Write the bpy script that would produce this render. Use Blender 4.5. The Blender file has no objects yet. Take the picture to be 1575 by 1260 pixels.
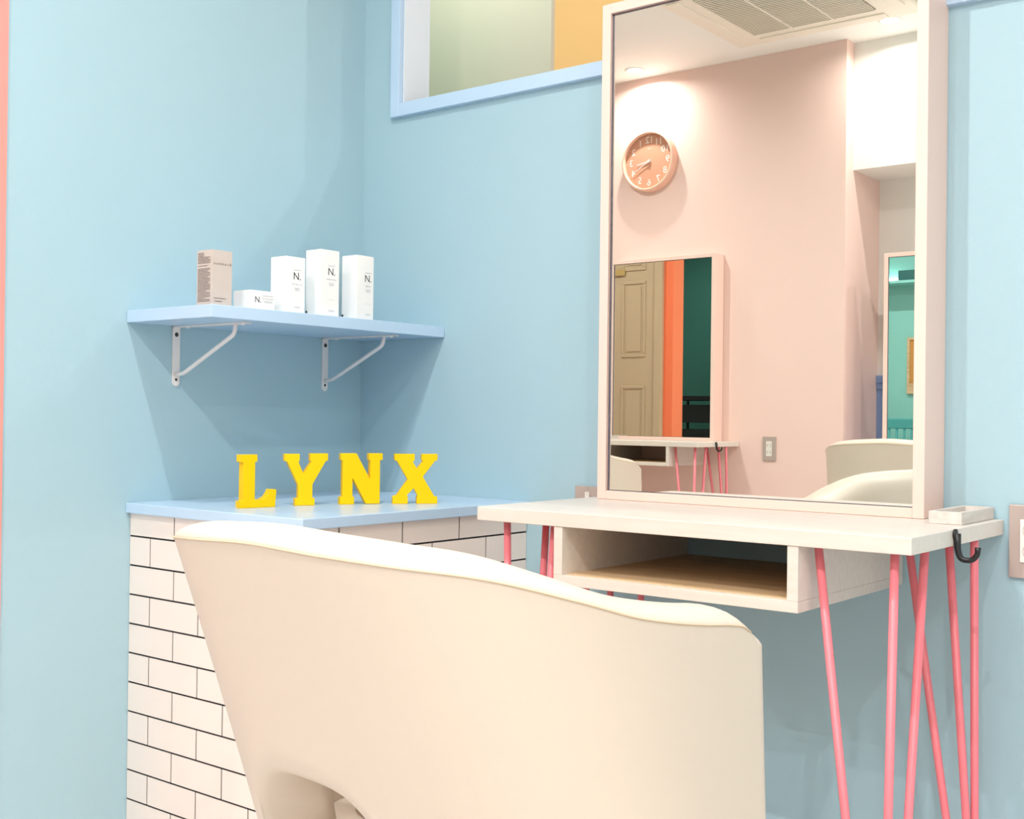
import bpy, bmesh, math, random
from mathutils import Vector, Matrix
random.seed(7)
sc = bpy.context.scene
COL = sc.collection

# ------------------------------------------------------------------ camera
YAW, PITCH, ROLL, FPX = 0.67145, 0.005814, 0.012091, 1842.36
F = Vector((-math.sin(YAW)*math.cos(PITCH), math.cos(YAW)*math.cos(PITCH), math.sin(PITCH)))
R0 = Vector((math.cos(YAW), math.sin(YAW), 0)); U0 = R0.cross(F)
Rr = math.cos(ROLL)*R0 + math.sin(ROLL)*U0
Ur = -math.sin(ROLL)*R0 + math.cos(ROLL)*U0
cd = bpy.data.cameras.new('camera'); cam = bpy.data.objects.new('camera', cd); COL.objects.link(cam)
m = Matrix((Rr, Ur, -F)).transposed().to_4x4(); m.translation = Vector((2.0422, -1.9944, 0.8957))
cam.matrix_world = m
cd.sensor_width = 36; cd.sensor_fit = 'HORIZONTAL'; cd.lens = FPX/1575*36; cd.clip_start = 0.02
sc.camera = cam

# ------------------------------------------------------------------ world, exposure
w = bpy.data.worlds.new('world'); sc.world = w; w.use_nodes = True
w.node_tree.nodes['Background'].inputs[0].default_value = (0.9, 0.95, 1, 1)
w.node_tree.nodes['Background'].inputs[1].default_value = 0.3
sc.view_settings.view_transform = 'Standard'; sc.view_settings.look = 'None'
sc.view_settings.gamma = 1; sc.view_settings.use_curve_mapping = False
sc.view_settings.exposure = 0.0
sc.cycles.max_bounces = 8; sc.cycles.diffuse_bounces = 5; sc.cycles.glossy_bounces = 5; sc.cycles.caustics_reflective = False; sc.cycles.caustics_refractive = False
LIGHT_W = 16.0             # watts of each ceiling downlight
LIGHT_C = (1.0, 0.98, 0.95)
# downlight positions in the ceiling (x, y, power factor)
DOWNLIGHTS = [(-1.35, -3.44, .42), (0.0, -3.46, .42), (1.35, -3.45, .6), (2.7, -3.45, .6),
              (.98, -1.15, 1.15), (2.0, -1.30, .3), (2.95, -1.30, .2),
              (1.1, -2.35, 1.2), (2.0, -2.35, 1.15), (2.95, -2.35, 1.3),
              (-1.35, -2.35, 1.2), (-1.2, -1.0, 1.1), (-2.9, -2.4, .8)]
CEIL = 2.71

# ------------------------------------------------------------------ materials
def lin(c):
    return tuple(((v/255)/12.92 if v/255 <= .04045 else (((v/255)+.055)/1.055)**2.4) for v in c)
def mat(name, rgb, rough=.5, metal=0, var=.0, vscale=8, bump=0, bscale=300, coat=0, spec=.5, emit=None, estr=0):
    M = bpy.data.materials.new(name); M.use_nodes = True
    nt = M.node_tree; b = nt.nodes['Principled BSDF']
    c = lin(rgb)
    b.inputs['Base Color'].default_value = (*c, 1)
    b.inputs['Roughness'].default_value = rough; b.inputs['Metallic'].default_value = metal
    b.inputs['Specular IOR Level'].default_value = spec
    if coat: b.inputs['Coat Weight'].default_value = coat; b.inputs['Coat Roughness'].default_value = .08
    tc = nt.nodes.new('ShaderNodeTexCoord')
    if var:
        n = nt.nodes.new('ShaderNodeTexNoise'); n.inputs['Scale'].default_value = vscale; n.inputs['Detail'].default_value = 4
        nt.links.new(tc.outputs['Object'], n.inputs['Vector'])
        r = nt.nodes.new('ShaderNodeMixRGB'); r.blend_type = 'MIX'
        r.inputs[1].default_value = (*[v*(1-var) for v in c], 1); r.inputs[2].default_value = (*[min(1, v*(1+var)) for v in c], 1)
        nt.links.new(n.outputs['Fac'], r.inputs[0]); nt.links.new(r.outputs[0], b.inputs['Base Color'])
    if bump:
        n2 = nt.nodes.new('ShaderNodeTexNoise'); n2.inputs['Scale'].default_value = bscale; n2.inputs['Detail'].default_value = 2
        nt.links.new(tc.outputs['Object'], n2.inputs['Vector'])
        bp = nt.nodes.new('ShaderNodeBump'); bp.inputs['Strength'].default_value = bump; bp.inputs['Distance'].default_value = .002
        nt.links.new(n2.outputs['Fac'], bp.inputs['Height']); nt.links.new(bp.outputs[0], b.inputs['Normal'])
    if emit:
        b.inputs['Emission Color'].default_value = (*emit, 1); b.inputs['Emission Strength'].default_value = estr
    return M
def wood(name, c1, c2, rough=.5, scale=(3, 40, 40), fac=1):
    M = bpy.data.materials.new(name); M.use_nodes = True
    nt = M.node_tree; b = nt.nodes['Principled BSDF']; b.inputs['Roughness'].default_value = rough
    tc = nt.nodes.new('ShaderNodeTexCoord'); mp = nt.nodes.new('ShaderNodeMapping'); mp.inputs['Scale'].default_value = scale
    n = nt.nodes.new('ShaderNodeTexNoise'); n.inputs['Scale'].default_value = 1.5; n.inputs['Detail'].default_value = 6
    cr = nt.nodes.new('ShaderNodeValToRGB')
    cr.color_ramp.elements[0].position = .3; cr.color_ramp.elements[1].position = .7
    cr.color_ramp.elements[0].color = (*lin(c1), 1); cr.color_ramp.elements[1].color = (*lin(c2), 1)
    nt.links.new(tc.outputs['Object'], mp.inputs[0]); nt.links.new(mp.outputs[0], n.inputs['Vector'])
    nt.links.new(n.outputs['Fac'], cr.inputs[0]); nt.links.new(cr.outputs[0], b.inputs['Base Color'])
    return M
M_BLUE = mat('pale_blue_wall_paint', (165, 196, 207), .6, var=.015, vscale=3, bump=.12, bscale=500)
M_TRIM = mat('periwinkle_blue_paint', (186, 211, 234), .3)
M_PINK = mat('pink_wall_paint', (238, 206, 196), .6, var=.012, vscale=3, bump=.12, bscale=500)
M_FRAME = mat('pale_pink_frame_paint', (240, 209, 197), .45)
M_WHITE = mat('white_wall_paint', (240, 236, 230), .6, bump=.1, bscale=500)
M_LINER = mat('cool_white_liner_paint', (222, 230, 238), .5)
M_CEIL = mat('ceiling_white', (243, 241, 237), .7)
M_SALMON = mat('salmon_orange_paint', (240, 150, 140), .45)
M_POST = mat('orange_post_paint', (250, 128, 86), .45)
M_GREEN = mat('sage_green_paint', (216, 203, 181), .6)
M_ORANGE = mat('orange_paint', (255, 210, 138), .6)
M_TEAL = mat('teal_paint', (140, 208, 200), .6)
M_SHADEGREEN = mat('shaded_green_paint', (52, 112, 102), .6)  # darker than the teal paint; the passage's shade is put into this colour
M_FLOOR = wood('floor_wood', (214, 211, 206), (228, 225, 221), .45, (2, 14, 14))
M_TILE = mat('white_glazed_tile', (240, 227, 218), .22)
M_GROUT = mat('black_grout', (22, 20, 22), .8)
M_DESK = wood('white_laminate', (217, 207, 197), (224, 215, 206), .38, (4, 60, 60))
M_PLY = wood('plywood_tan', (196, 164, 124), (222, 194, 156), .5, (4, 50, 50))
M_ROD = mat('coral_pink_enamel', (232, 124, 134), .35)
M_MIRROR = mat('mirror_silver', (240, 244, 240), .0, metal=1)
M_BEADING = mat('mirror_edge_glass', (120, 116, 125), .2, metal=.6)
M_CREAM = mat('cream_leather', (212, 197, 181), .42, bump=.08, bscale=700)
M_SEAM = mat('tan_stitching', (212, 188, 158), .6)
M_CHROME = mat('chrome', (220, 220, 225), .12, metal=1)
M_YELLOW = mat('yellow_paint', (250, 200, 0), .45, spec=.2)
M_BRACKET = mat('white_bracket_enamel', (232, 226, 224), .35)
M_DARK = mat('dark_screw', (60, 62, 58), .4, metal=.6)
M_CARD = mat('white_carton', (244, 242, 239), .45)
M_CARDB = mat('beige_carton', (202, 190, 182), .5)
M_CARDG = mat('grey_carton', (176, 196, 202), .5)
M_INK = mat('dark_ink', (48, 50, 62), .6)
M_INKL = mat('grey_ink', (150, 152, 168), .6)
M_INKB = mat('brown_ink', (96, 78, 70), .6)
M_BLACK = mat('black_iron', (22, 22, 24), .4)
M_PLATE = mat('greige_metal_plate', (190, 174, 166), .35, metal=.25)
M_SOCKET = mat('ivory_plastic', (238, 232, 224), .4)
M_TRAY = wood('whitewashed_wood', (206, 196, 188), (224, 216, 209), .6, (60, 8, 60))
M_CLOCK = mat('clock_pink_case', (240, 190, 168), .4)
M_CLOCKF = mat('clock_pink_face', (208, 150, 122), .6)
M_NUM = mat('clock_white_numerals', (252, 240, 232), .5)
M_HAND = mat('clock_grey_hands', (214, 204, 200), .4)
M_LAMP = mat('lamp_diffuser', (255, 255, 255), .5, emit=(1, .97, .93), estr=8)
M_STRIP = mat('shelf_strip_light', (255, 255, 255), .5, emit=(.9, 1, 1), estr=8)
M_GRILLE = mat('grille_grey', (92, 82, 72), .6)
M_ACPANEL = mat('air_conditioner_panel', (240, 230, 216), .5)
M_DOOR = mat('beige_door_paint', (196, 176, 146), .5)
M_BRASS = mat('brass_plate', (214, 190, 128), .35, metal=.5)
M_DADO = mat('blue_wainscot_paint', (132, 160, 206), .5)
M_CORK = mat('cork', (206, 150, 80), .9, var=.1, vscale=60)
M_TEALCH = mat('teal_chair_paint', (70, 160, 160), .5)
M_DKBOX = mat('dark_teal_box', (40, 100, 100), .6)

for _m in (M_LAMP,): _m.cycles.emission_sampling = 'NONE'
# ------------------------------------------------------------------ helpers
class MB:
    def __init__(s, M=None): s.v = []; s.f = []; s.M = M or (lambda p: p)
    def add(s, vs, fs):
        o = len(s.v); s.v += [tuple(s.M(p)) for p in vs]; s.f += [tuple(i+o for i in f) for f in fs]; return s
    def box(s, x0, x1, y0, y1, z0, z1):
        return s.add([(x0,y0,z0),(x1,y0,z0),(x1,y1,z0),(x0,y1,z0),(x0,y0,z1),(x1,y0,z1),(x1,y1,z1),(x0,y1,z1)],
                     [(0,3,2,1),(4,5,6,7),(0,1,5,4),(1,2,6,5),(2,3,7,6),(3,0,4,7)])
    def tube(s, path, r, n=10, closed=False):
        P = [Vector(p) for p in path]; N = len(P); rings = []
        rr = r if isinstance(r, (list, tuple)) else [r]*N
        up = None
        for i in range(N):
            if closed: t = (P[(i+1) % N]-P[i-1]).normalized()
            else: t = (P[min(i+1, N-1)]-P[max(i-1, 0)]).normalized()
            if up is None:
                up = Vector((0,0,1)) if abs(t.z) < .9 else Vector((1,0,0))
            a = (up - t*up.dot(t)).normalized(); up = a; b = t.cross(a)
            rings.append([P[i] + (a*math.cos(2*math.pi*k/n) + b*math.sin(2*math.pi*k/n))*rr[i] for k in range(n)])
        vs = [p for q in rings for p in q]; fs = []
        for i in range(N if closed else N-1):
            j = (i+1) % N
            for k in range(n): fs.append((i*n+k, i*n+(k+1) % n, j*n+(k+1) % n, j*n+k))
        if not closed:
            fs.append(tuple(range(n-1, -1, -1))); fs.append(tuple((N-1)*n+k for k in range(n)))
        return s.add(vs, fs)
    def lathe(s, prof, c=(0,0,0), axis='z', n=40):
        vs = []; fs = []
        for i in range(n):
            a = 2*math.pi*i/n; ca, sa = math.cos(a), math.sin(a)
            for (r, h) in prof:
                if axis == 'z': vs.append((c[0]+r*ca, c[1]+r*sa, c[2]+h))
                elif axis == 'y': vs.append((c[0]+r*ca, c[1]+h, c[2]+r*sa))
                else: vs.append((c[0]+h, c[1]+r*ca, c[2]+r*sa))
        k = len(prof)
        for i in range(n):
            j = (i+1) % n
            for q in range(k-1): fs.append((i*k+q, j*k+q, j*k+q+1, i*k+q+1))
        return s.add(vs, fs)
    def prism(s, poly, o, ux, uz, d):
        """polygon in the plane (o, ux, uz), extruded along the vector d"""
        o, ux, uz, d = Vector(o), Vector(ux), Vector(uz), Vector(d); n = len(poly)
        A = [o+ux*a+uz*b for a, b in poly]; B = [p+d for p in A]
        return s.add(A+B, [tuple(range(n)), tuple(range(2*n-1, n-1, -1))]+[(i, i+n, (i+1) % n+n, (i+1) % n) for i in range(n)])
    def build(s, name, m, parent=None, smooth=False, bevel=0, seg=2):
        me = bpy.data.meshes.new(name); me.from_pydata(s.v, [], s.f)
        bm = bmesh.new(); bm.from_mesh(me); bmesh.ops.recalc_face_normals(bm, faces=bm.faces); bm.to_mesh(me); bm.free()
        me.materials.append(m)
        o = bpy.data.objects.new(name, me); COL.objects.link(o)
        if smooth:
            for p in me.polygons: p.use_smooth = True
        if parent: o.parent = parent
        if bevel:
            b = o.modifiers.new('bevel', 'BEVEL'); b.width = bevel; b.segments = seg; b.limit_method = 'ANGLE'; b.angle_limit = .6
            b.harden_normals = False
        return o
def bx(name, m, dims, parent=None, bevel=0, M=None): return MB(M).box(*dims).build(name, m, parent, bevel=bevel)
def tag(o, label, cat, group=None):
    o['label'] = label; o['category'] = cat
    if group: o['group'] = group
    return o
def struct(o, label=None):
    o['kind'] = 'structure'
    if label: o['label'] = label
    return o
def thing(name, label, cat, loc=(0,0,0), rz=0, group=None):
    o = bpy.data.objects.new(name, None); COL.objects.link(o); o.location = loc; o.rotation_euler = (0,0,rz)
    o.empty_display_size = .1
    return tag(o, label, cat, group)
def copy_tree(o, parent=None):
    c = o.copy(); COL.objects.link(c); c.parent = parent
    for ch in list(o.children): copy_tree(ch, c)
    return c
def text_mesh(s, size, o, ux, uz, align='CENTER', spacing=1.0):
    """letters as flat mesh (verts, faces) laid in the plane (o, ux, uz)"""
    cu = bpy.data.curves.new('t', 'FONT'); cu.body = s; cu.size = size; cu.align_x = align; cu.align_y = 'CENTER'
    cu.space_character = spacing; cu.resolution_u = 3
    ob = bpy.data.objects.new('t', cu); COL.objects.link(ob)
    bpy.context.view_layer.update()
    me = bpy.data.meshes.new_from_object(ob.evaluated_get(bpy.context.evaluated_depsgraph_get()))
    o, ux, uz = Vector(o), Vector(ux), Vector(uz)
    vs = [tuple(o+ux*v.co.x+uz*v.co.y) for v in me.vertices]; fs = [tuple(p.vertices) for p in me.polygons]
    bpy.data.objects.remove(ob); bpy.data.curves.remove(cu); bpy.data.meshes.remove(me)
    return vs, fs
def smooth01(x): x = max(0, min(1, x)); return x*x*(3-2*x)
def arc_path(pts, r=.01, n=5):
    """polyline with rounded corners"""
    P = [Vector(p) for p in pts]; out = [P[0]]
    for i in range(1, len(P)-1):
        a = (P[i-1]-P[i]); b = (P[i+1]-P[i]); d = min(r, a.length*.45, b.length*.45)
        A = P[i]+a.normalized()*d; B = P[i]+b.normalized()*d
        for k in range(n+1):
            t = k/n; out.append(A*(1-t)**2+P[i]*2*t*(1-t)+B*t*t)
    out.append(P[-1]); return out

# ------------------------------------------------------------------ the room
struct(bx('floor', M_FLOOR, (-4.7, 3.7, -4.15, 2.3, -.08, 0)), 'pale wooden floor of the salon')
struct(bx('ceiling', M_CEIL, (-4.7, 3.7, -4.15, 2.3, CEIL, CEIL+.08)), 'plain cream white ceiling with recessed downlights')
struct(bx('wall_left', M_BLUE, (-.1, 0, -.887, 0, 0, CEIL)), 'pale blue wall behind the product shelf and corner counter')
WX0, WX1, WZ0, WZ1, WT = .1256, 2.7, 1.6112, 2.35, .085
wb = MB(); wb.box(-.1, 3.6, 0, WT, 0, WZ0); wb.box(-.1, 3.6, 0, WT, WZ1, CEIL); wb.box(-.1, WX0, 0, WT, WZ0, WZ1); wb.box(WX1, 3.6, 0, WT, WZ0, WZ1)
struct(wb.build('wall_back', M_BLUE), 'pale blue wall behind the dressing mirror, with a high opening')
pk = MB(); pk.box(-4.6, -.262, -4.12, -3.6, 0, CEIL)
struct(pk.build('wall_front', M_PINK), 'pink wall opposite the mirror, seen reflected')
struct(bx('wall_recess', M_WHITE, (-.262, 3.6, -4.12, -4.022, 0, CEIL)), 'white back wall of the recess beside the pink wall')
struct(bx('ceiling_soffit', M_WHITE, (-.262, 3.6, -4.022, -3.69, 2.10, CEIL)), 'white bulkhead above the recess')
struct(bx('wall_beyond_end', M_WHITE, (.1115, 3.6, 2.2, 2.3, 0, CEIL)), 'end wall of the room beyond, out of view')
struct(bx('wall_right', M_WHITE, (3.6, 3.7, -4.12, 2.2, 0, CEIL)), 'white side wall out of view')
struct(bx('wall_far_left', M_WHITE, (-4.7, -4.6, -4.12, 2.2, 0, CEIL)), 'far end wall of the salon wing')
struct(bx('wall_passage', M_WHITE, (-4.6, -2.42, -1.5, -1.38, 0, CEIL)), 'partition wall holding the beige panelled door')
struct(bx('wall_wing', M_TEAL, (-2.3, -.1, 0, .085, 0, CEIL)), 'teal wall behind the passage, seen in the far mirror')
struct(bx('wall_shaded_green', M_SHADEGREEN, (-4.6, -2.3, 1.2, 1.3, 0, CEIL)), 'green wall at the end of the passage, its shade put into the colour')
struct(bx('wall_beyond', M_GREEN, (-2.3, .112, .585, .6, 0, CEIL)), 'sage green wall seen through the high opening')
struct(bx('wall_beyond_orange', M_ORANGE, (-2.3, .1115, .6, 2.2, 0, CEIL)), 'orange wall seen through the high opening')
# salmon jamb where the blue wall ends
struct(bx('trim_1', M_SALMON, (-.112, .004, -.957, -.887, 0, CEIL)), 'salmon pink jamb at the left end of the blue wall')
struct(bx('trim_2', M_POST, (-2.42, -2.345, -1.512, -1.37, 0, CEIL)), 'salmon orange jamb at the end of the door partition')

# high opening: casing and liner
win = bpy.data.objects.new('window_1', None); COL.objects.link(win); struct(win, 'high interior opening with pale blue casing')
bx('window_sill', M_TRIM, (.1256, WX1+.03, -.014, WT, 1.5814, WZ0), win, bevel=.0015)
bx('window_casing', M_TRIM, (.0983, .1256, -.014, 0, 1.5814, WZ1+.03), win, bevel=.0015)
bx('window_casing', M_TRIM, (WX1, WX1+.03, -.014, 0, WZ0, WZ1+.03), win, bevel=.0015)
bx('window_casing', M_TRIM, (.1256, WX1, -.014, 0, WZ1, WZ1+.03), win, bevel=.0015)
bx('window_liner', M_LINER, (.1256, .129, 0, WT, WZ0, WZ1), win)
# ------------------------------------------------------------------ downlights and cassette
def downlight(x, y, k, n, z=CEIL):
    t = thing('downlight', 'round recessed ceiling downlight', 'downlight', (x, y, z), 0, 'recessed ceiling downlights')
    MB().lathe([(.0175, -.003), (.040, -.003)], n=32).build('diffuser', M_LAMP, t)
    MB().lathe([(.040, 0), (.040, -.004), (.046, -.005), (.052, -.002), (.052, 0)], n=32).build('trim_ring', M_CARD, t, smooth=True)
    ld = bpy.data.lights.new('downlight_lamp', 'AREA'); ld.energy = LIGHT_W*k; ld.color = LIGHT_C
    ld.shape = 'DISK'; ld.size = .034; ld.spread = math.radians(160)
    lo = bpy.data.objects.new('downlight_lamp', ld); COL.objects.link(lo); lo.parent = t; lo.location = (0, 0, -.0025)
    return t
dl_labels = {0: 'recessed downlight above the round wall clock', 1: 'recessed downlight in front of the white bulkhead'}
for i, (x, y, k) in enumerate(DOWNLIGHTS):
    t = downlight(x, y, k, i)
    if i in dl_labels: t['label'] = dl_labels[i]
    else: t['label'] = 'recessed ceiling downlight outside the picture'
t = downlight(-.1, .32, .5, 99); t['label'] = 'recessed downlight before the sage green wall beyond the opening'
t = downlight(.8, .9, .48, 99); t['label'] = 'recessed downlight beside the orange wall beyond the opening'
t = downlight(1.33, .57, .34, 99); t['label'] = 'recessed downlight behind the large mirror, beyond the opening'
t = downlight(-3.4, .3, .8, 99); t['label'] = 'added unseen lamp brightening the shaded green passage wall'  # no lamp known here; added to brighten the green passage wall

ac = thing('ceiling_air_conditioner', 'cream ceiling cassette air conditioner with grey slatted grille', 'air conditioner', (-.26, -2.93, CEIL))
bx('panel', M_ACPANEL, (-.45, .45, -.45, .45, -.022, 0), ac, bevel=.012)
bx('grille_backing', M_GRILLE, (-.29, .29, -.29, .29, -.024, -.0215), ac)
for i in range(29):
    u = -.28+i*.02
    bx('grille_slat', M_ACPANEL, (-.29, .29, u-.0035, u+.0035, -.032, -.024), ac)
for u in (-.1, .1): bx('grille_bar', M_ACPANEL, (u-.004, u+.004, -.29, .29, -.034, -.024), ac)
for s in (-1, 1):
    bx('louver', M_ACPANEL, (-.3, .3, s*.385-.03, s*.385+.03, -.028, -.020), ac, bevel=.003)
    bx('louver', M_ACPANEL, (s*.385-.03, s*.385+.03, -.3, .3, -.028, -.020), ac, bevel=.003)

# ------------------------------------------------------------------ corner counter
CL, CD, CZ, CT = .6319, .5122, .7184, .0197
TL_, TD = .6214, .5007
cab = thing('tiled_counter', 'low corner counter clad in white brick tiles with black joints', 'counter', (0, 0, 0))
bx('body', M_GROUT, (.001, TD-.0014, -(TL_-.0014), -.001, 0, CZ-CT), cab)
ROW = .057; G = .0017
top = .6536
rows = []
z1 = CZ-CT; z0 = top; i = 0
while z1 > .004:
    rows.append((max(z0, 0.0), z1, i)); z1 = z0; z0 = z0-ROW; i += 1
tile_cache = {}
def tile(dx, dy, dz, loc):
    key = (round(dx, 4), round(dy, 4), round(dz, 4))
    if key not in tile_cache:
        o = MB().box(-dx/2, dx/2, -dy/2, dy/2, -dz/2, dz/2).build('tile', M_TILE, cab); tile_cache[key] = o.data
    else:
        o = bpy.data.objects.new('tile', tile_cache[key]); COL.objects.link(o); o.parent = cab
    o.location = loc
for (z0, z1, i) in rows:
    gz0 = z0+G; gz1 = z1-(G if i else 0)
    if gz1-gz0 < .004: continue
    off = .142 if i % 2 == 0 else .067
    js = [0.001]+[off+.15*k for k in range(-1, 6) if .004 < off+.15*k < TD-.01]+[TD]
    for a, b in zip(js, js[1:]):
        a2 = a+(G if a > .002 else 0); b2 = b-(G if b < TD else 0)
        tile(b2-a2, .006, gz1-gz0, ((a2+b2)/2, -TL_+.003, (gz0+gz1)/2))
    off = -.5371 if i % 2 == 0 else -.4545
    js = [-TL_+.0062]+[off+.1605*k for k in range(-1, 6) if -TL_+.02 < off+.1605*k < -.01]+[-.001]
    for a, b in zip(js, js[1:]):
        a2 = a+(G if a > -TL_+.01 else 0); b2 = b-(G if b < -.005 else 0)
        tile(.006, b2-a2, gz1-gz0, (TD-.003, (a2+b2)/2, (gz0+gz1)/2))
tag(bx('worktop', M_TRIM, (.0005, CD, -CL, -.0005, CZ-CT, CZ), bevel=.0015), 'pale periwinkle blue worktop lying on the tiled corner counter', 'worktop')

# yellow letters
LET = {
 'L': ([(0,0),(73.7,0),(76.5,33),(64.5,33.6),(60,25),(55,19),(47,15.2),(40,14.2),(30.5,14),(30.5,86),(35,86),(35,99.6),(.7,99.6),(.7,86),(6.3,86),(6.3,13.5),(0,13.5)], .001),
 'Y': ([(0,0),(300,0),(300,110),(265,110),(265,320),(465,672),(500,680),(500,787),(225,787),(225,676),(248,668),(125,480),(45,664),(65,676),(65,782),(-165,782),(-165,676),(-122,664),(45,310),(45,110),(0,110)], 1.275e-4),
 'N': ([(0,0),(195,0),(195,100),(172,100),(172,350),(360,3),(550,3),(550,590),(585,590),(585,680),(395,680),(395,590),(412,590),(412,335),(222,680),(10,680),(10,590),(35,590),(35,100),(0,100)], 1.475e-4),
 'X': ([(0,0),(205,0),(205,100),(190,112),(282,208),(340,105),(325,92),(325,0),(605,0),(605,92),(562,102),(405,362),(568,575),(602,585),(602,668),(385,668),(385,585),(405,570),(325,470),(268,560),(292,585),(292,668),(20,668),(20,585),(55,572),(200,325),(50,112),(0,100)], 1.49e-4)}
for ch, (p0, p1, dep) in {'L': ((.2636,-.5642), (.2765,-.4917), .018), 'Y': ((.2794,-.4448), (.2985,-.4114), .0175), 'N': ((.3149,-.3606), (.3547,-.2884), .0165), 'X': ((.371,-.2704), (.4278,-.1997), .015)}.items():
    poly, k = LET[ch]
    ux = Vector((p1[0]-p0[0], p1[1]-p0[1], 0)).normalized(); nz = Vector((-ux.y, ux.x, 0))   # away from the viewer
    o = MB().prism([(a*k, b*k) for a, b in poly], (p0[0], p0[1], CZ+.0003), ux, (0,0,1), nz*dep).build('letter_'+ch.lower(), M_YELLOW, bevel=.0006)
    tag(o, {'L': 'yellow block letter L standing on the blue worktop', 'Y': 'yellow block letter Y standing on the blue worktop', 'N': 'yellow block letter N standing on the blue worktop', 'X': 'yellow block letter X standing on the blue worktop'}[ch], 'letter', 'yellow letters on the worktop')

# ------------------------------------------------------------------ shelf
SD, SZ, ST, SL = .2632, 1.0934, .0236, .6353
sh = thing('wall_shelf', 'pale blue wall shelf on two white brackets holding product boxes', 'shelf', (0, 0, 0))
bx('shelf_board', M_TRIM, (.0005, SD, -SL, -.0008, SZ-ST, SZ), sh, bevel=.0012)
ZB = SZ-ST
for yb in (-.5215, -.117):
    b = MB()
    b.box(.0006, .0036, yb-.0085, yb+.0085, .956, ZB-.0003)
    b.lathe([(0, .0002), (.0084, .0002), (.0084, .0027), (0, .0027)], c=(.0006, yb, .9565), axis='x', n=24)
    b.box(.0006, .226, yb-.0085, yb+.0085, ZB-.0033, ZB-.0004)
    br = b.build('bracket', M_BRACKET, sh)
    MB().tube(arc_path([(.003, yb, .9725), (.026, yb, .9735), (.186, yb, 1.048), (.190, yb, ZB-.002)], .014, 6), .0042, 10).build('bracket_strut', M_BRACKET, br, smooth=True)
    MB().lathe([(0, .0022), (.003, .0022), (.0046, 0)], c=(.0036, yb, 1.053), axis='x', n=16).build('screw', M_DARK, br)
    MB().lathe([(0, .0014), (.002, .0014), (.003, 0)], c=(.0036, yb, .962), axis='x', n=16).build('screw', M_DARK, br)
    for xs in (.04, .212):
        MB().lathe([(0, -.0025), (.003, -.0022), (.0045, 0)], c=(xs, yb, ZB-.0033), n=14).build('screw', M_BRACKET, br)

# cartons on the shelf (front face x, back x, y range, height)
def carton(name, label, xf, xb, y0, y1, h, m, prints, flap=True, sideprints=()):
    t = thing(name, label, 'box', ((xf+xb)/2, (y0+y1)/2, SZ), 0, 'hair product cartons on the wall shelf')
    ox, oy = (xf+xb)/2, (y0+y1)/2
    bx('carton', m, (xb-ox, xf-ox, y0-oy, y1-oy, 0.0002, h), t, bevel=.0004)
    lid = bx('lid_flap', m, (xb-ox+.0006, xf-ox-.0004, y0-oy+.0006, y1-oy-.0006, h, h+.0008), t)
    cy = 0
    groups = {}
    for kind, mt, s, size, u, z, extra in prints:          # u across the face (m from the centre), z above the shelf
        mb = groups.setdefault(mt.name, (mt, MB()))[1]
        X = xf-ox+.0004
        if kind == 'text':
            mb.add(*text_mesh(s, size, (X, u, z), (0,1,0), (0,0,1), 'CENTER', extra or 1))
        elif kind == 'bar':
            mb.add([(X, u-s/2, z-size/2), (X, u+s/2, z-size/2), (X, u+s/2, z+size/2), (X, u-s/2, z+size/2)], [(0,1,2,3)])
    for mt, mb in groups.values(): mb.build('front_print', mt, t)
    if sideprints:
        mb = MB(); Y = y0-oy-.0004
        for (xa, xc, za, zc) in sideprints: mb.add([(xa, Y, za), (xc, Y, za), (xc, Y, zc), (xa, Y, zc)], [(0,1,2,3)])
        mb.build('side_print', M_INKB if m is M_CARDB else M_INK, t)
    return t
xf = .245
lines = []
wdt = .043
z = .0965
while z > .006:
    if not (.0735 < z < .078) and not (.0695 < z < .0715):
        x = -wdt/2+.003; end = wdt/2-.004-(random.random()*.016 if random.random() < .3 else 0)
        if z > .091: end = random.uniform(-.002, .008)
        while x < end:
            l = min(random.uniform(.003, .008), end-x); lines.append((x, x+l, z-.00055, z+.00055)); x += l+.0008
    z -= .0026
carton('beige_carton', 'tall beige carton with small print on its side, leftmost on the wall shelf', xf, xf-.044, -.6215, -.5755, .1015, M_CARDB,
       [('text', M_INKB, 'numberA', .0075, .001, .0775, 1.5), ('bar', M_INKB, .027, .0009, -.004, .0135, 0), ('bar', M_INKB, .016, .0011, -.008, .008, 0)], sideprints=lines)
def nprints(h, name, zN, szN, dots, u0):
    P = [('bar', M_INK, .0185, .0005, u0, zN+.0125, 0), ('text', M_INK, 'N.', szN, u0, zN, 1), ('text', M_INKL, name, .0043, u0, zN-.0155, 1.25)]
    for k in range(4): P.append(('bar', M_INKL, .015-.003*(k % 2), .0004, u0, zN-.0225-k*.0017, 0))
    P.append(('text', M_INKL, 'napla', .0055, u0, .012, 1.3))
    for q in range(3 if dots else 0): P.append(('bar', dots, .0011, .0013, u0-.006+q*.006, .034, 0))
    return P
mark = [(-.0215, -.0165, .0068, .0112)]
carton('small_carton', 'low white carton lying between the beige carton and the tall white ones', xf, xf-.049, -.5325, -.4725, .0355, M_CARD,
       [('text', M_INK, 'N.', .0165, -.011, .0185, 1), ('bar', M_INK, .025, .0005, .013, .027, 0), ('text', M_INKL, 'NATURAL BALM', .0038, .013, .0215, 1.05)] + [('bar', M_INKL, .022, .0004, .013, .0175-k*.0017, 0) for k in range(3)])
carton('white_carton', 'tall white carton with N print, left of the three tall white ones', xf, xf-.0445, -.4455, -.396, .1095, M_CARD, nprints(.1095, 'POLISH OIL', .072, .021, None, .004), sideprints=mark)
carton('white_carton', 'tallest white carton with three dark dots, middle of the three tall white ones', xf, xf-.0445, -.3545, -.3045, .1335, M_CARD, nprints(.1335, 'SHEER MILK', .090, .021, M_INK, .004), sideprints=mark)
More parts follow.
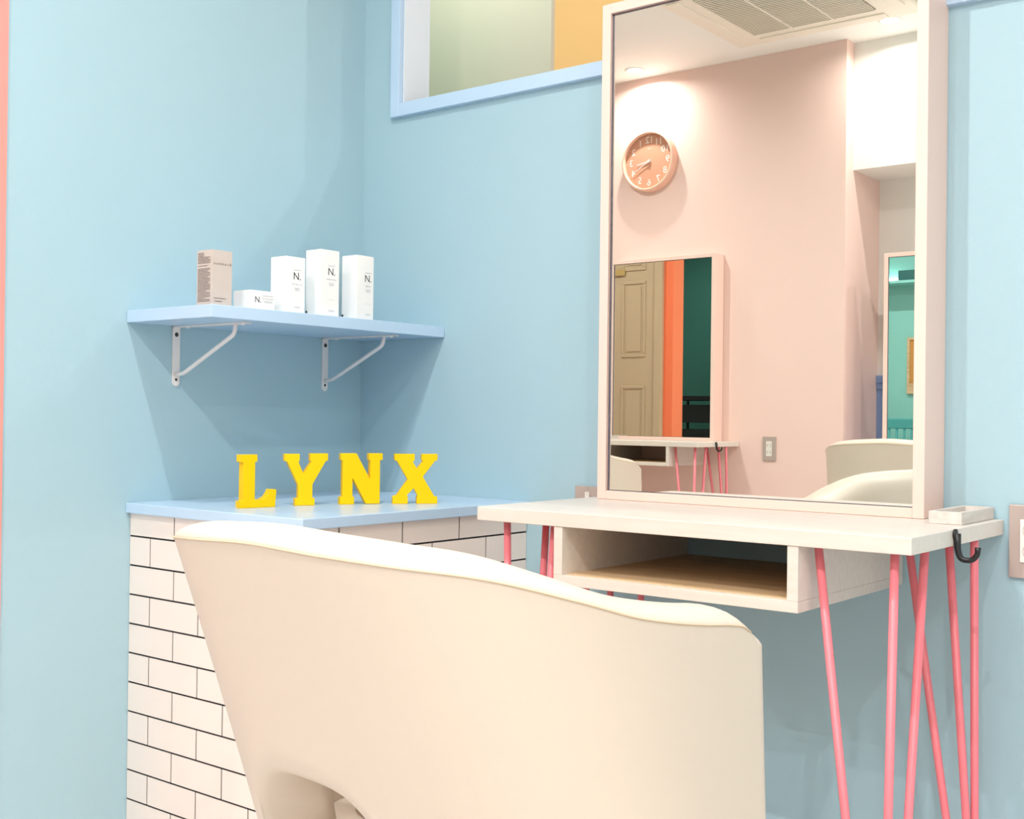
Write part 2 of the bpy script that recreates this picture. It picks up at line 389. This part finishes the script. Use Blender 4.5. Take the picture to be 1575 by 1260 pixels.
carton('white_carton', 'white carton with N print, rightmost on the wall shelf', xf, xf-.0445, -.2545, -.206, .133, M_CARD, nprints(.133, 'SERUM', .086, .021, M_INKL, .008), sideprints=mark)
carton('grey_carton', 'grey carton half hidden behind the rightmost white carton', .150, .110, -.225, -.18, .135, M_CARDG, [])

# ------------------------------------------------------------------ dressing station: desk, mirror, tray
DX0, DX1, DD, DZ, DT = .7088, 1.4665, .4097, .74, .0239
def station(Mp, dz, names, floor_z, tray_x=None):
    """Mp maps the first station's coordinates to the place; dz is its extra height"""
    lab_d, lab_m, lab_t = names
    bxm = lambda nm, m, d, p, bv=0: MB(Mp).box(*d).build(nm, m, p, bevel=bv)
    d = thing('dressing_desk', lab_d, 'desk', (0,0,0))
    bxm('tabletop', M_DESK, (DX0, DX1, -DD, -.0008, DZ-DT, DZ), d, .0012)
    ZT = DZ-DT; xb0, xb1, zb = .8725, 1.3036, .6206
    bxm('side_panel', M_DESK, (xb0, xb0+.017, -.408, -.001, zb+.0165, ZT), d, .0008)
    bxm('side_panel', M_DESK, (xb1-.017, xb1, -.408, -.001, zb+.0165, ZT), d, .0008)
    bxm('bottom_panel', M_DESK, (xb0, xb1, -.408, -.001, zb, zb+.0165), d, .0008)
    bxm('shaded_cubby_floor', M_PLY, (xb0+.0175, xb1-.0175, -.395, -.0015, zb+.0165, zb+.0178), d)  # tan wood sheet; the cubby's shade is put into its colour
    R_ = .0062
    legs = [[((1.317,-.37), (1.399,-.37)), ((1.433,-.38), (1.418,-.37)), ((1.446,-.30), (1.427,-.35))],
            [((1.362,-.14), (1.440,-.07)), ((1.426,-.14), (1.452,-.07)), ((1.458,-.12), (1.448,-.065))],
            [((.752,-.38), (.757,-.365)), ((.806,-.34), (.775,-.35)), ((.853,-.38), (.790,-.365))],
            [((.735,-.13), (.75,-.08)), ((.775,-.10), (.780,-.075)), ((.858,-.12), (.845,-.08))]]
    for rods in legs:
        cx = sum(r[0][0] for r in rods)/3; cy = sum(r[0][1] for r in rods)/3
        lg = bxm('hairpin_leg_plate', M_ROD, (cx-.03, cx+.03, cy-.024, cy+.024, ZT-.0015, ZT-.0001), d)
        fx = sum(r[1][0] for r in rods)/3; fy = sum(r[1][1] for r in rods)/3
        for (a, b) in rods:
            MB(Mp).tube(arc_path([(a[0], a[1], ZT-.001), (b[0], b[1], floor_z+.02), (fx, fy, floor_z+.008)], .02, 3), R_, 12).build('rod', M_ROD, lg, smooth=True)
    # black coat hook on the right end
    yh = -.240
    hk = MB(Mp); pth = arc_path([(DX1+.005, yh, .7345), (DX1+.005, yh, .712), (DX1+.010, yh, .697), (DX1+.026, yh, .697), (DX1+.0335, yh, .706), (DX1+.034, yh, .7165)], .008, 5)
    n = len(pth); rr = [.0052-.0012*min(1, i/(n*.5)) for i in range(n)]; rr[-1] = .0046
    hk.tube(pth, rr, 12); hk.lathe([(0, .0006), (.0075, .0006), (.0075, .004), (0, .005)], c=(DX1, yh, .7335), axis='x', n=20)
    ho = hk.build('coat_hook', M_BLACK, d, smooth=True); ho['label'] = 'black curved bag hook'
    # mirror
    mx0, mx1, md, mz0, mz1, fw = .7424, 1.3712, .0941, DZ+.0003, 1.6872, .0192
    mi = thing('dressing_mirror', lab_m, 'mirror', (0,0,0))
    for dd in ((mx0, mx0+fw, -md, -.001, mz0, mz1), (mx1-fw, mx1, -md, -.001, mz0, mz1), (mx0+fw, mx1-fw, -md, -.001, mz0, mz0+.0165), (mx0+fw, mx1-fw, -md, -.001, mz1-fw, mz1)):
        bxm('frame_rail', M_FRAME, dd, mi, .0012)
    bxm('mirror_backing', M_DARK, (mx0+fw, mx1-fw, -.084, -.070, mz0+.0165, mz1-fw), mi)
    g = MB(Mp); g.box(mx0+fw+.0015, mx1-fw-.0015, -.0852, -.0842, mz0+.018, mz1-fw-.0015); g.build('mirror_glass', M_MIRROR, mi)
    for dd in ((mx0+fw, mx0+fw+.0025, -.087, -.084, mz0+.0165, mz1-fw), (mx0+fw, mx1-fw, -.087, -.084, mz0+.0165, mz0+.0178), (mx1-fw-.0015, mx1-fw, -.087, -.084, mz0+.0165, mz1-fw), (mx0+fw, mx1-fw, -.087, -.084, mz1-fw-.002, mz1-fw)):
        bxm('glass_bead', M_BEADING, dd, mi)
    if lab_t:
        x0 = tray_x; x1 = x0+.05; tr = thing('wooden_tray', lab_t, 'tray', (0,0,0)); z0 = DZ+.0003
        for dd in ((x0, x1, -.1615, -.1555, z0, z0+.019), (x0, x1, -.0085, -.0025, z0, z0+.019), (x0, x0+.006, -.1555, -.0085, z0, z0+.019), (x1-.006, x1, -.1555, -.0085, z0, z0+.019)):
            bxm('tray_side', M_TRAY, dd, tr, .0006)
        bxm('tray_bottom', M_TRAY, (x0+.006, x1-.006, -.1555, -.0085, z0, z0+.004), tr)
    return d
station(lambda p: p, 0, ('white dressing desk with coral pink hairpin legs and a cubby, under the large mirror',
        'large pale pink framed mirror standing on the nearest white desk', 'small whitewashed wooden tray at the right end of the nearest desk'), 0.0, 1.402)
H2 = .0430
station(lambda p: (p[0]-2.2745, -3.6-p[1], p[2]+H2), H2, ('white dressing desk against the pink wall, seen in the large mirror',
        'pink framed mirror on the pink wall below the clock, seen reflected', 'small pale tray on the desk at the pink wall, seen reflected'), -H2, .757)
H3 = -.012
station(lambda p: (p[0]-.816, -3.70-p[1], p[2]+H3), H3, ('white dressing desk in the white recess, mostly hidden behind a chair',
        'pink framed mirror in front of the white recess, at the right edge of the reflection', None), -H3)

# ------------------------------------------------------------------ salon chair
CH = dict(aT=.3258, aB=.339, bT=.3902, bB=.2584, n=3.0405, L=.050)
KS = [0, 0.15, 0.3, 0.45, 0.58, 0.68, 0.77, 0.85, 0.91, 0.955, 0.985, 1.0]      # rim height knots along the rim, back centre to arm tip
KH = [0.7796, 0.7762, 0.7706, 0.7596, 0.735, 0.7137, 0.7017, 0.6938, 0.6889, 0.6821, 0.6695, 0.6593]
KM = [0.0, -0.03, -0.0553, -0.1354, -0.2027, -0.1711, -0.115, -0.089, -0.1213, -0.3124, -0.5933, -0.68]
RIM_D, RIM_C, THICK = .0181, .0503, .088
def ch_plan(z, s):
    k = (z-.40)/.32; a = CH['aB']+(CH['aT']-CH['aB'])*k; b = CH['bB']+(CH['bT']-CH['bB'])*k
    e = .72; t = min(abs(s)/e, 1)*math.pi/2; n = CH['n']
    X = a*math.sin(t)**(2/n)*(1 if s >= 0 else -1); Y = -b*max(math.cos(t), 0)**(2/n)
    return X, Y+max(0, (abs(s)-e)/(1-e))*CH['L']
def ch_h(s):
    u = min(abs(s), 1.0); i = 0
    while i < len(KS)-2 and u > KS[i+1]: i += 1
    h = KS[i+1]-KS[i]; t = (u-KS[i])/h
    return (2*t**3-3*t*t+1)*KH[i]+(t**3-2*t*t+t)*h*KM[i]+(-2*t**3+3*t*t)*KH[i+1]+(t**3-t*t)*h*KM[i+1]
def ch_pt(z, s, inw):
    e = 1e-3; s0, s1 = max(-1, s-e), min(1, s+e)
    a, b = ch_plan(z, s0), ch_plan(z, s1); X, Y = ch_plan(z, s)
    dx, dy = b[0]-a[0], b[1]-a[1]; l = math.hypot(dx, dy)+1e-12
    return Vector((X-dy/l*inw, Y+dx/l*inw, z))
def ch_svals():
    # (arc length fraction, curve parameter) pairs along the plan curve
    sg = [.7*i/600 for i in range(600)]+[.7+.02*(1-(1-i/300)**4) for i in range(300)]+[.72+.28*i/80 for i in range(81)]
    pts = [ch_plan(.6, q) for q in sg]; acc = [0]
    for p, q in zip(pts, pts[1:]): acc.append(acc[-1]+math.hypot(q[0]-p[0], q[1]-p[1]))
    W = sorted(set([k/60 for k in range(61)]+[.85+.15*k/20 for k in range(21)])); out = []; j = 0
    for w_ in W:
        tgt = w_*acc[-1]
        while j < len(sg)-2 and acc[j+1] < tgt: j += 1
        d = acc[j+1]-acc[j]; f = 0 if d < 1e-12 else min(1, max(0, (tgt-acc[j])/d))
        out.append((w_, sg[j]+(sg[j+1]-sg[j])*f))
    return [(-a, -b) for a, b in reversed(out[1:])]+out
def build_chair(label, loc, rz):
    t = thing('salon_chair', label, 'chair', loc, rz, 'cream salon chairs')
    S = ch_svals(); rings = []; seam = []
    for w_, s in S:
        h = ch_h(w_); hs = h-RIM_D
        x_here = ch_plan(.45, s)[0]
        q = abs((x_here+.063)/.143)
        zb = .30
        if q < 1 and ch_plan(.45, s)[1] < -.1: zb = .30+.179*(1-q**2.8)**(1/2.8)
        ring = []
        FS = [0, .02, .05, .12, .2, .3, .4, .5, .6, .7, .8, .88, .94, .975, .99, 1]; NB = len(FS)
        for k in range(NB):
            f = FS[k]; z = zb+(hs-zb)*f
            bul = .0
            ring.append(ch_pt(z, s, bul + (.012*(1-f/.05) if f < .05 else 0)))
        for (dz, iw) in ((RIM_D*.72, RIM_C*.10), (RIM_D*.45, RIM_C*.25), (RIM_D*.22, RIM_C*.45), (RIM_D*.06, RIM_C*.72), (0, RIM_C), (.004, RIM_C+.014), (.013, RIM_C+.025), (.028, THICK-.003), (.05, THICK)):
            ring.append(ch_pt(h-dz, s, iw))
        hz = h-.05; zi = max(zb, .40)
        for k in range(1, 10):
            f = k/9; z = hz+(zb-hz)*f; ring.append(ch_pt(z, s, THICK+.02*math.sin(math.pi*min(1, f*1.0))*.6 if f < 1 else THICK-.012))
        rings.append(ring); seam.append(ch_pt(hs, s, -.0006))
    n = len(rings[0]); vs = [p for r in rings for p in r]; fs = []
    for i in range(len(rings)-1):
        for k in range(n): fs.append((i*n+k, (i+1)*n+k, (i+1)*n+(k+1) % n, i*n+(k+1) % n))
    # rounded front ends of the arms
    for side, ring in ((0, rings[0]), (1, rings[-1])):
        base = 0 if side == 0 else (len(rings)-1)*n
        c = sum(ring, Vector())/n; ztop = max(p.z for p in ring)
        prev = [base+k for k in range(n)]
        for g, fwd in ((.97, .006), (.86, .013), (.66, .019), (.35, .0225)):
            new = []
            for p in ring:
                # shrink towards the mid-thickness line of the arm
                sgn = -1 if side == 0 else 1
                mx = sgn*(abs(c.x)); q = Vector((mx+(p.x-mx)*g, p.y+fwd, p.z-(1-g)**1.5*.028*smooth01((p.z-ztop+.10)/.10)))
                new.append(len(vs)); vs.append(q)
            for k in range(n):
                fs.append((prev[k], prev[(k+1) % n], new[(k+1) % n], new[k]))
            prev = new
        fs.append(tuple(prev))
    MB().add(vs, fs).build('shell', M_CREAM, t, smooth=True)
    MB().tube([p for p, s_ in zip(seam, S) if abs(s_[0]) < .975], .0009, 6).build('piping', M_SEAM, t, smooth=True)
    # seat
    def rounded(cx, cy, hx, hy, z0, z1, r, nm, m, par):
        prof = []; K = 6
        for k in range(K+1):
            a = -math.pi/2+math.pi*k/K; prof.append((r*math.cos(a)-r, (z0+r if a < 0 else z1-r)+r*math.sin(a)))
        vs = []; fs = []; N = 48; ex = .32
        prof2 = [(-1.0, z0)]+prof+[(-1.0, z1)]
        for i in range(N):
            a = 2*math.pi*i/N; ux = math.copysign(abs(math.cos(a))**ex, math.cos(a)); uy = math.copysign(abs(math.sin(a))**ex, math.sin(a))
            for (d, z) in prof2:
                if d == -1.0: vs.append((cx+ux*.02, cy+uy*.02, z+(.012 if z == z1 else 0)))
                else: vs.append((cx+ux*(hx+d), cy+uy*(hy+d), z))
        kk = len(prof2)
        for i in range(N):
            j = (i+1) % N
            for q in range(kk-1): fs.append((i*kk+q, j*kk+q, j*kk+q+1, i*kk+q+1))
        fs.append(tuple(i*kk for i in range(N-1, -1, -1))); fs.append(tuple(i*kk+kk-1 for i in range(N)))
        return MB().add(vs, fs).build(nm, m, par, smooth=True)
    cu = rounded(0, .09, .205, .215, .37, .475, .035, 'seat_cushion', M_CREAM, t)
    wp = []
    for i in range(48):
        a = 2*math.pi*i/48; ux = math.copysign(abs(math.cos(a))**.32, math.cos(a)); uy = math.copysign(abs(math.sin(a))**.32, math.sin(a))
        wp.append((ux*.2052, .09+uy*.2152, .4345))
    MB().tube(wp, .0035, 8, closed=True).build('welt', M_CREAM, cu, smooth=True)
    rounded(0, .03, .262, .215, .30, .372, .02, 'seat_base', M_CREAM, t)
    MB().lathe([(0, .30), (.045, .30), (.045, .20), (.035, .20), (.035, .05), (0, .05)], n=28).build('column', M_CHROME, t, smooth=False)
    MB().lathe([(0, .0), (.27, .0), (.275, .012), (.26, .022), (.06, .05), (0, .052)], n=48).build('base_plate', M_CHROME, t, smooth=True)
    MB().tube(arc_path([(-.14, .22, .30), (-.14, .36, .13), (.14, .36, .13), (.14, .22, .30)], .05, 6), .011, 10).build('footrest', M_CHROME, t, smooth=True)
    return t
c1 = build_chair('cream leather tub chair in the foreground, its back turned to the camera', (1.0921, -.7908, 0), -.0686)
c3 = copy_tree(c1); c3.location = (-1.255, -2.82, 0); c3.rotation_euler = (0, 0, math.pi); c3['label'] = 'cream salon chair at the pink wall desk, at the reflection\'s left edge'
c2 = copy_tree(c1); c2.location = (.29, -3.06, 0); c2.rotation_euler = (0, 0, math.pi-.05); c2['label'] = 'cream salon chair behind the foreground one in the reflection, before the recess'
for c, dz in ((c2, .048), (c3, .02)):      # pumped a little higher on their columns
    for ch in c.children:
        if not (ch.name.startswith('base_plate') or ch.name.startswith('column')): ch.location.z += dz

# ------------------------------------------------------------------ wall plates
def outlet(name, label, x0, x1, z0, z1, ywall, sgn, inserts, sockets=True):
    t = thing(name, label, 'wall plate', ((x0+x1)/2, ywall, z0), 0)
    ox = (x0+x1)/2
    y0, y1 = (-.0075, -.0004) if sgn < 0 else (.0004, .0075)
    bx('cover_plate', M_PLATE, (x0-ox, x1-ox, y0, y1, 0, z1-z0), t, bevel=.0012)
    for (a, b, c, d) in inserts:
        yy = (-.0095, -.0073) if sgn < 0 else (.0073, .0095)
        ins = bx('socket_insert', M_SOCKET, (a-ox, b-ox, yy[0], yy[1], c-z0, d-z0), t, bevel=.0006)
        if sockets:
            yf = -.0098 if sgn < 0 else .0094
            zm = (c+d)/2-z0; xm = (a+b)/2-ox
            for zc in (zm+(d-c)*.24, zm-(d-c)*.24):
                for s in (-1, 1): bx('socket_slot', M_DARK, (xm+s*.006-.0012, xm+s*.006+.0012, yf, yf+.0004, zc-.004, zc+.004), ins)
                MB().lathe([(.0125, 0), (.0135, 0), (.0135, .0004), (.0125, .0004)], c=(xm, yf, zc), axis='y', n=24).build('socket_ring', M_PLATE, ins)
    return t
outlet('wall_outlet', 'greige metal socket plate on the blue wall right of the nearest desk', 1.4763, 1.5463, .6496, .7652, 0, -1, [(1.4939, 1.5287, .6747, .7425)])
o = outlet('wall_outlet', 'greige plate with a small white tag, left of the large mirror behind the desk', .6292, .699, .6396, .7568, 0, -1, [(.655, .6648, .705, .7455)], sockets=False)
MB().add(*text_mesh('2', .0065, (.6599-.6641, -.0097, .7425-.6396-.001), (1,0,0), (0,0,1))).build('printed_digit', M_INKL, o)
outlet('wall_outlet', 'greige socket plate on the pink wall, seen in the large mirror', -.675, -.605, .692, .811, -3.6, 1, [(-.655, -.625, .715, .788)])

# ------------------------------------------------------------------ clock on the pink wall
ck = thing('wall_clock', 'round pink wall clock with white numerals above the reflected mirror', 'clock', (-1.342, -3.5995, 2.255))
RC = .160
MB().lathe([(RC, 0), (RC, .038), (RC-.003, .045), (RC-.010, .047), (RC-.014, .045), (RC-.015, .024)], axis='y', n=72).build('case', M_CLOCK, ck, smooth=True)
MB().lathe([(0, .022), (RC-.014, .022), (RC-.014, .018), (0, .018)], axis='y', n=72).build('clock_face', M_CLOCKF, ck)
nb = MB()
for h in range(1, 13):
    a = math.radians(30*h); r = .113
    nb.add(*text_mesh(str(h), .050, (-math.sin(a)*r, .0226, math.cos(a)*r), (-1,0,0), (0,0,1)))
nb.build('numerals', M_NUM, ck)
tk = MB()
for h in range(12):
    a = math.radians(30*h); ca, sa = math.cos(a), math.sin(a)
    pts = [(-.0012, .136), (.0012, .136), (.0012, .143), (-.0012, .143)]
    tk.add([(-(x*ca+y*sa), .0226, y*ca-x*sa) for x, y in pts], [(0,1,2,3)])
tk.add([(-.012, .0226, .0665), (.012, .0226, .0665), (.012, .0226, .0685), (-.012, .0226, .0685)], [(0,1,2,3)])
tk.build('minute_marks', M_NUM, ck)
for nm, ang, ln, wd, yy in (('hour_hand', 100, .075, .0075, .026), ('minute_hand', 120, .108, .005, .029)):
    a = math.radians(ang); ca, sa = math.cos(a), math.sin(a); mb = MB()
    pts = [(-wd/2, -.014), (wd/2, -.014), (wd/2*.8, ln), (-wd/2*.8, ln)]
    A = [(-(x*ca+y*sa), yy, y*ca-x*sa) for x, y in pts]; B = [(p[0], p[1]+.0012, p[2]) for p in A]
    mb.add(A+B, [(0,1,2,3), (7,6,5,4), (0,4,5,1), (1,5,6,2), (2,6,7,3), (3,7,4,0)]); mb.build(nm, M_HAND, ck)
MB().lathe([(0, .033), (.008, .033), (.008, .022)], axis='y', n=20).build('hub', M_HAND, ck)

# ------------------------------------------------------------------ things only the mirrors show
dr = bpy.data.objects.new('door_1', None); COL.objects.link(dr); struct(dr, 'beige six panel door in the partition, seen in the far mirror'); dr.location = (0, -1.5, 0)
dx0, dx1 = -3.26, -2.49
bx('door_leaf', M_DOOR, (dx0, dx1, -.03, -.0005, .005, 2.2), dr)
for (a, b) in ((-3.17, -2.965), (-2.765, -2.56)):
    for (z0, z1) in ((.25, 1.13), (1.335, 1.885), (1.96, 2.1)):
        fr = MB()
        for d in ((a, b, -.038, -.03, z0, z0+.022), (a, b, -.038, -.03, z1-.022, z1), (a, a+.022, -.038, -.03, z0+.022, z1-.022), (b-.022, b, -.038, -.03, z0+.022, z1-.022)): fr.box(*d)
        fr.build('door_panel_moulding', M_DOOR, dr, bevel=.004)
        bx('door_panel', M_DOOR, (a+.04, b-.04, -.036, -.03, z0+.04, z1-.04), dr, bevel=.004)
bx('door_casing', M_DOOR, (-2.485, -2.4205, -.045, -.0005, 0, 2.27), dr, bevel=.004)
bx('door_casing', M_DOOR, (dx0, -2.485, -.045, -.0005, 2.205, 2.27), dr, bevel=.004)
sg = bx('door_sign', M_BRASS, (-2.84, -2.735, -.046, -.0385, 1.93, 1.975), dr, bevel=.001)
MB().lathe([(0, -.09), (.022, -.085), (.026, -.065), (.012, -.05), (.012, -.03)], c=(-3.2, 0, .95), axis='y', n=20).build('door_knob', M_BRASS, dr, smooth=True)
# blue wainscot of the recess
wn = MB(); wn.box(-.2615, 3.6, -4.022, -4.008, 0, 1.085); wn.box(-.2615, 3.6, -4.022, -3.998, 1.085, 1.122); wn.box(-.2615, 3.6, -4.022, -4.003, 1.055, 1.085)
struct(wn.build('trim_3', M_DADO, bevel=.002), 'blue wainscot rail low on the white recess wall')
# teal wing wall: lit shelf, boxes, cork board, spindle chair
s2 = thing('high_shelf', 'teal shelf with a strip light high on the teal wall, in the far right mirror', 'shelf', (-1.3, 0, 1.955))
bx('shelf_board', M_TEAL, (-.6, .6, -.2, -.0005, -.02, 0), s2)
bx('strip_light', M_STRIP, (-.25, -.03, -.05, -.02, .0005, .035), s2)
tag(bx('storage_box', M_DKBOX, (-1.30, -1.05, -.19, -.05, 1.9555, 2.03)), 'dark teal storage box on the high shelf in the far right mirror', 'box')
cb = thing('cork_board', 'cork notice board with a pale frame on the teal wall', 'notice board', (-1.05, 0, 1.105))
bx('cork_panel', M_CORK, (-.22, .22, -.012, -.0005, .02, .41), cb)
for d in ((-.24, .24, -.02, -.0005, 0, .08), (-.24, .24, -.02, -.0005, .41, .43), (-.24, -.22, -.02, -.0005, .08, .41), (.22, .24, -.02, -.0005, .08, .41)): bx('board_frame', M_PLY, d, cb)
sc2 = thing('spindle_chair', 'teal painted wooden chair with a spindle back, in the far right mirror', 'chair', (-1.25, -.42, 0), 0)
bx('seat', M_TEALCH, (-.22, .22, -.22, .2, .43, .46), sc2, bevel=.01)
bx('top_rail', M_TEALCH, (-.23, .23, .16, .19, .84, .915), sc2, bevel=.008)
for k in range(8):
    x = -.2+k*.4/7; MB().tube([(x, .17, .455), (x, .175, .85)], .009, 8).build('spindle', M_TEALCH, sc2, smooth=True)
for sx in (-1, 1):
    for sy in (-1, 1): MB().tube([(sx*.18, sy*.16-.01, .44), (sx*.21, sy*.2-.01, 0)], [.018, .013], 8).build('leg', M_TEALCH, sc2, smooth=True)
# black trolley in the dark passage
tr = thing('black_trolley', 'black trolley with trays before the shaded green wall, seen in the far mirror', 'trolley', (-3.35, .75, 0))
for z in (.2, .42, .64, .86): bx('trolley_tray', M_BLACK, (-.3, .3, -.2, .2, z, z+.16), tr, bevel=.008)
for sx in (-1, 1):
    for sy in (-1, 1): MB().tube([(sx*.29, sy*.19, 0), (sx*.29, sy*.19, 1.06)], .014, 8).build('post', M_BLACK, tr)
bx('trolley_top', M_BLACK, (-.32, .32, -.22, .22, 1.06, 1.1), tr, bevel=.008)
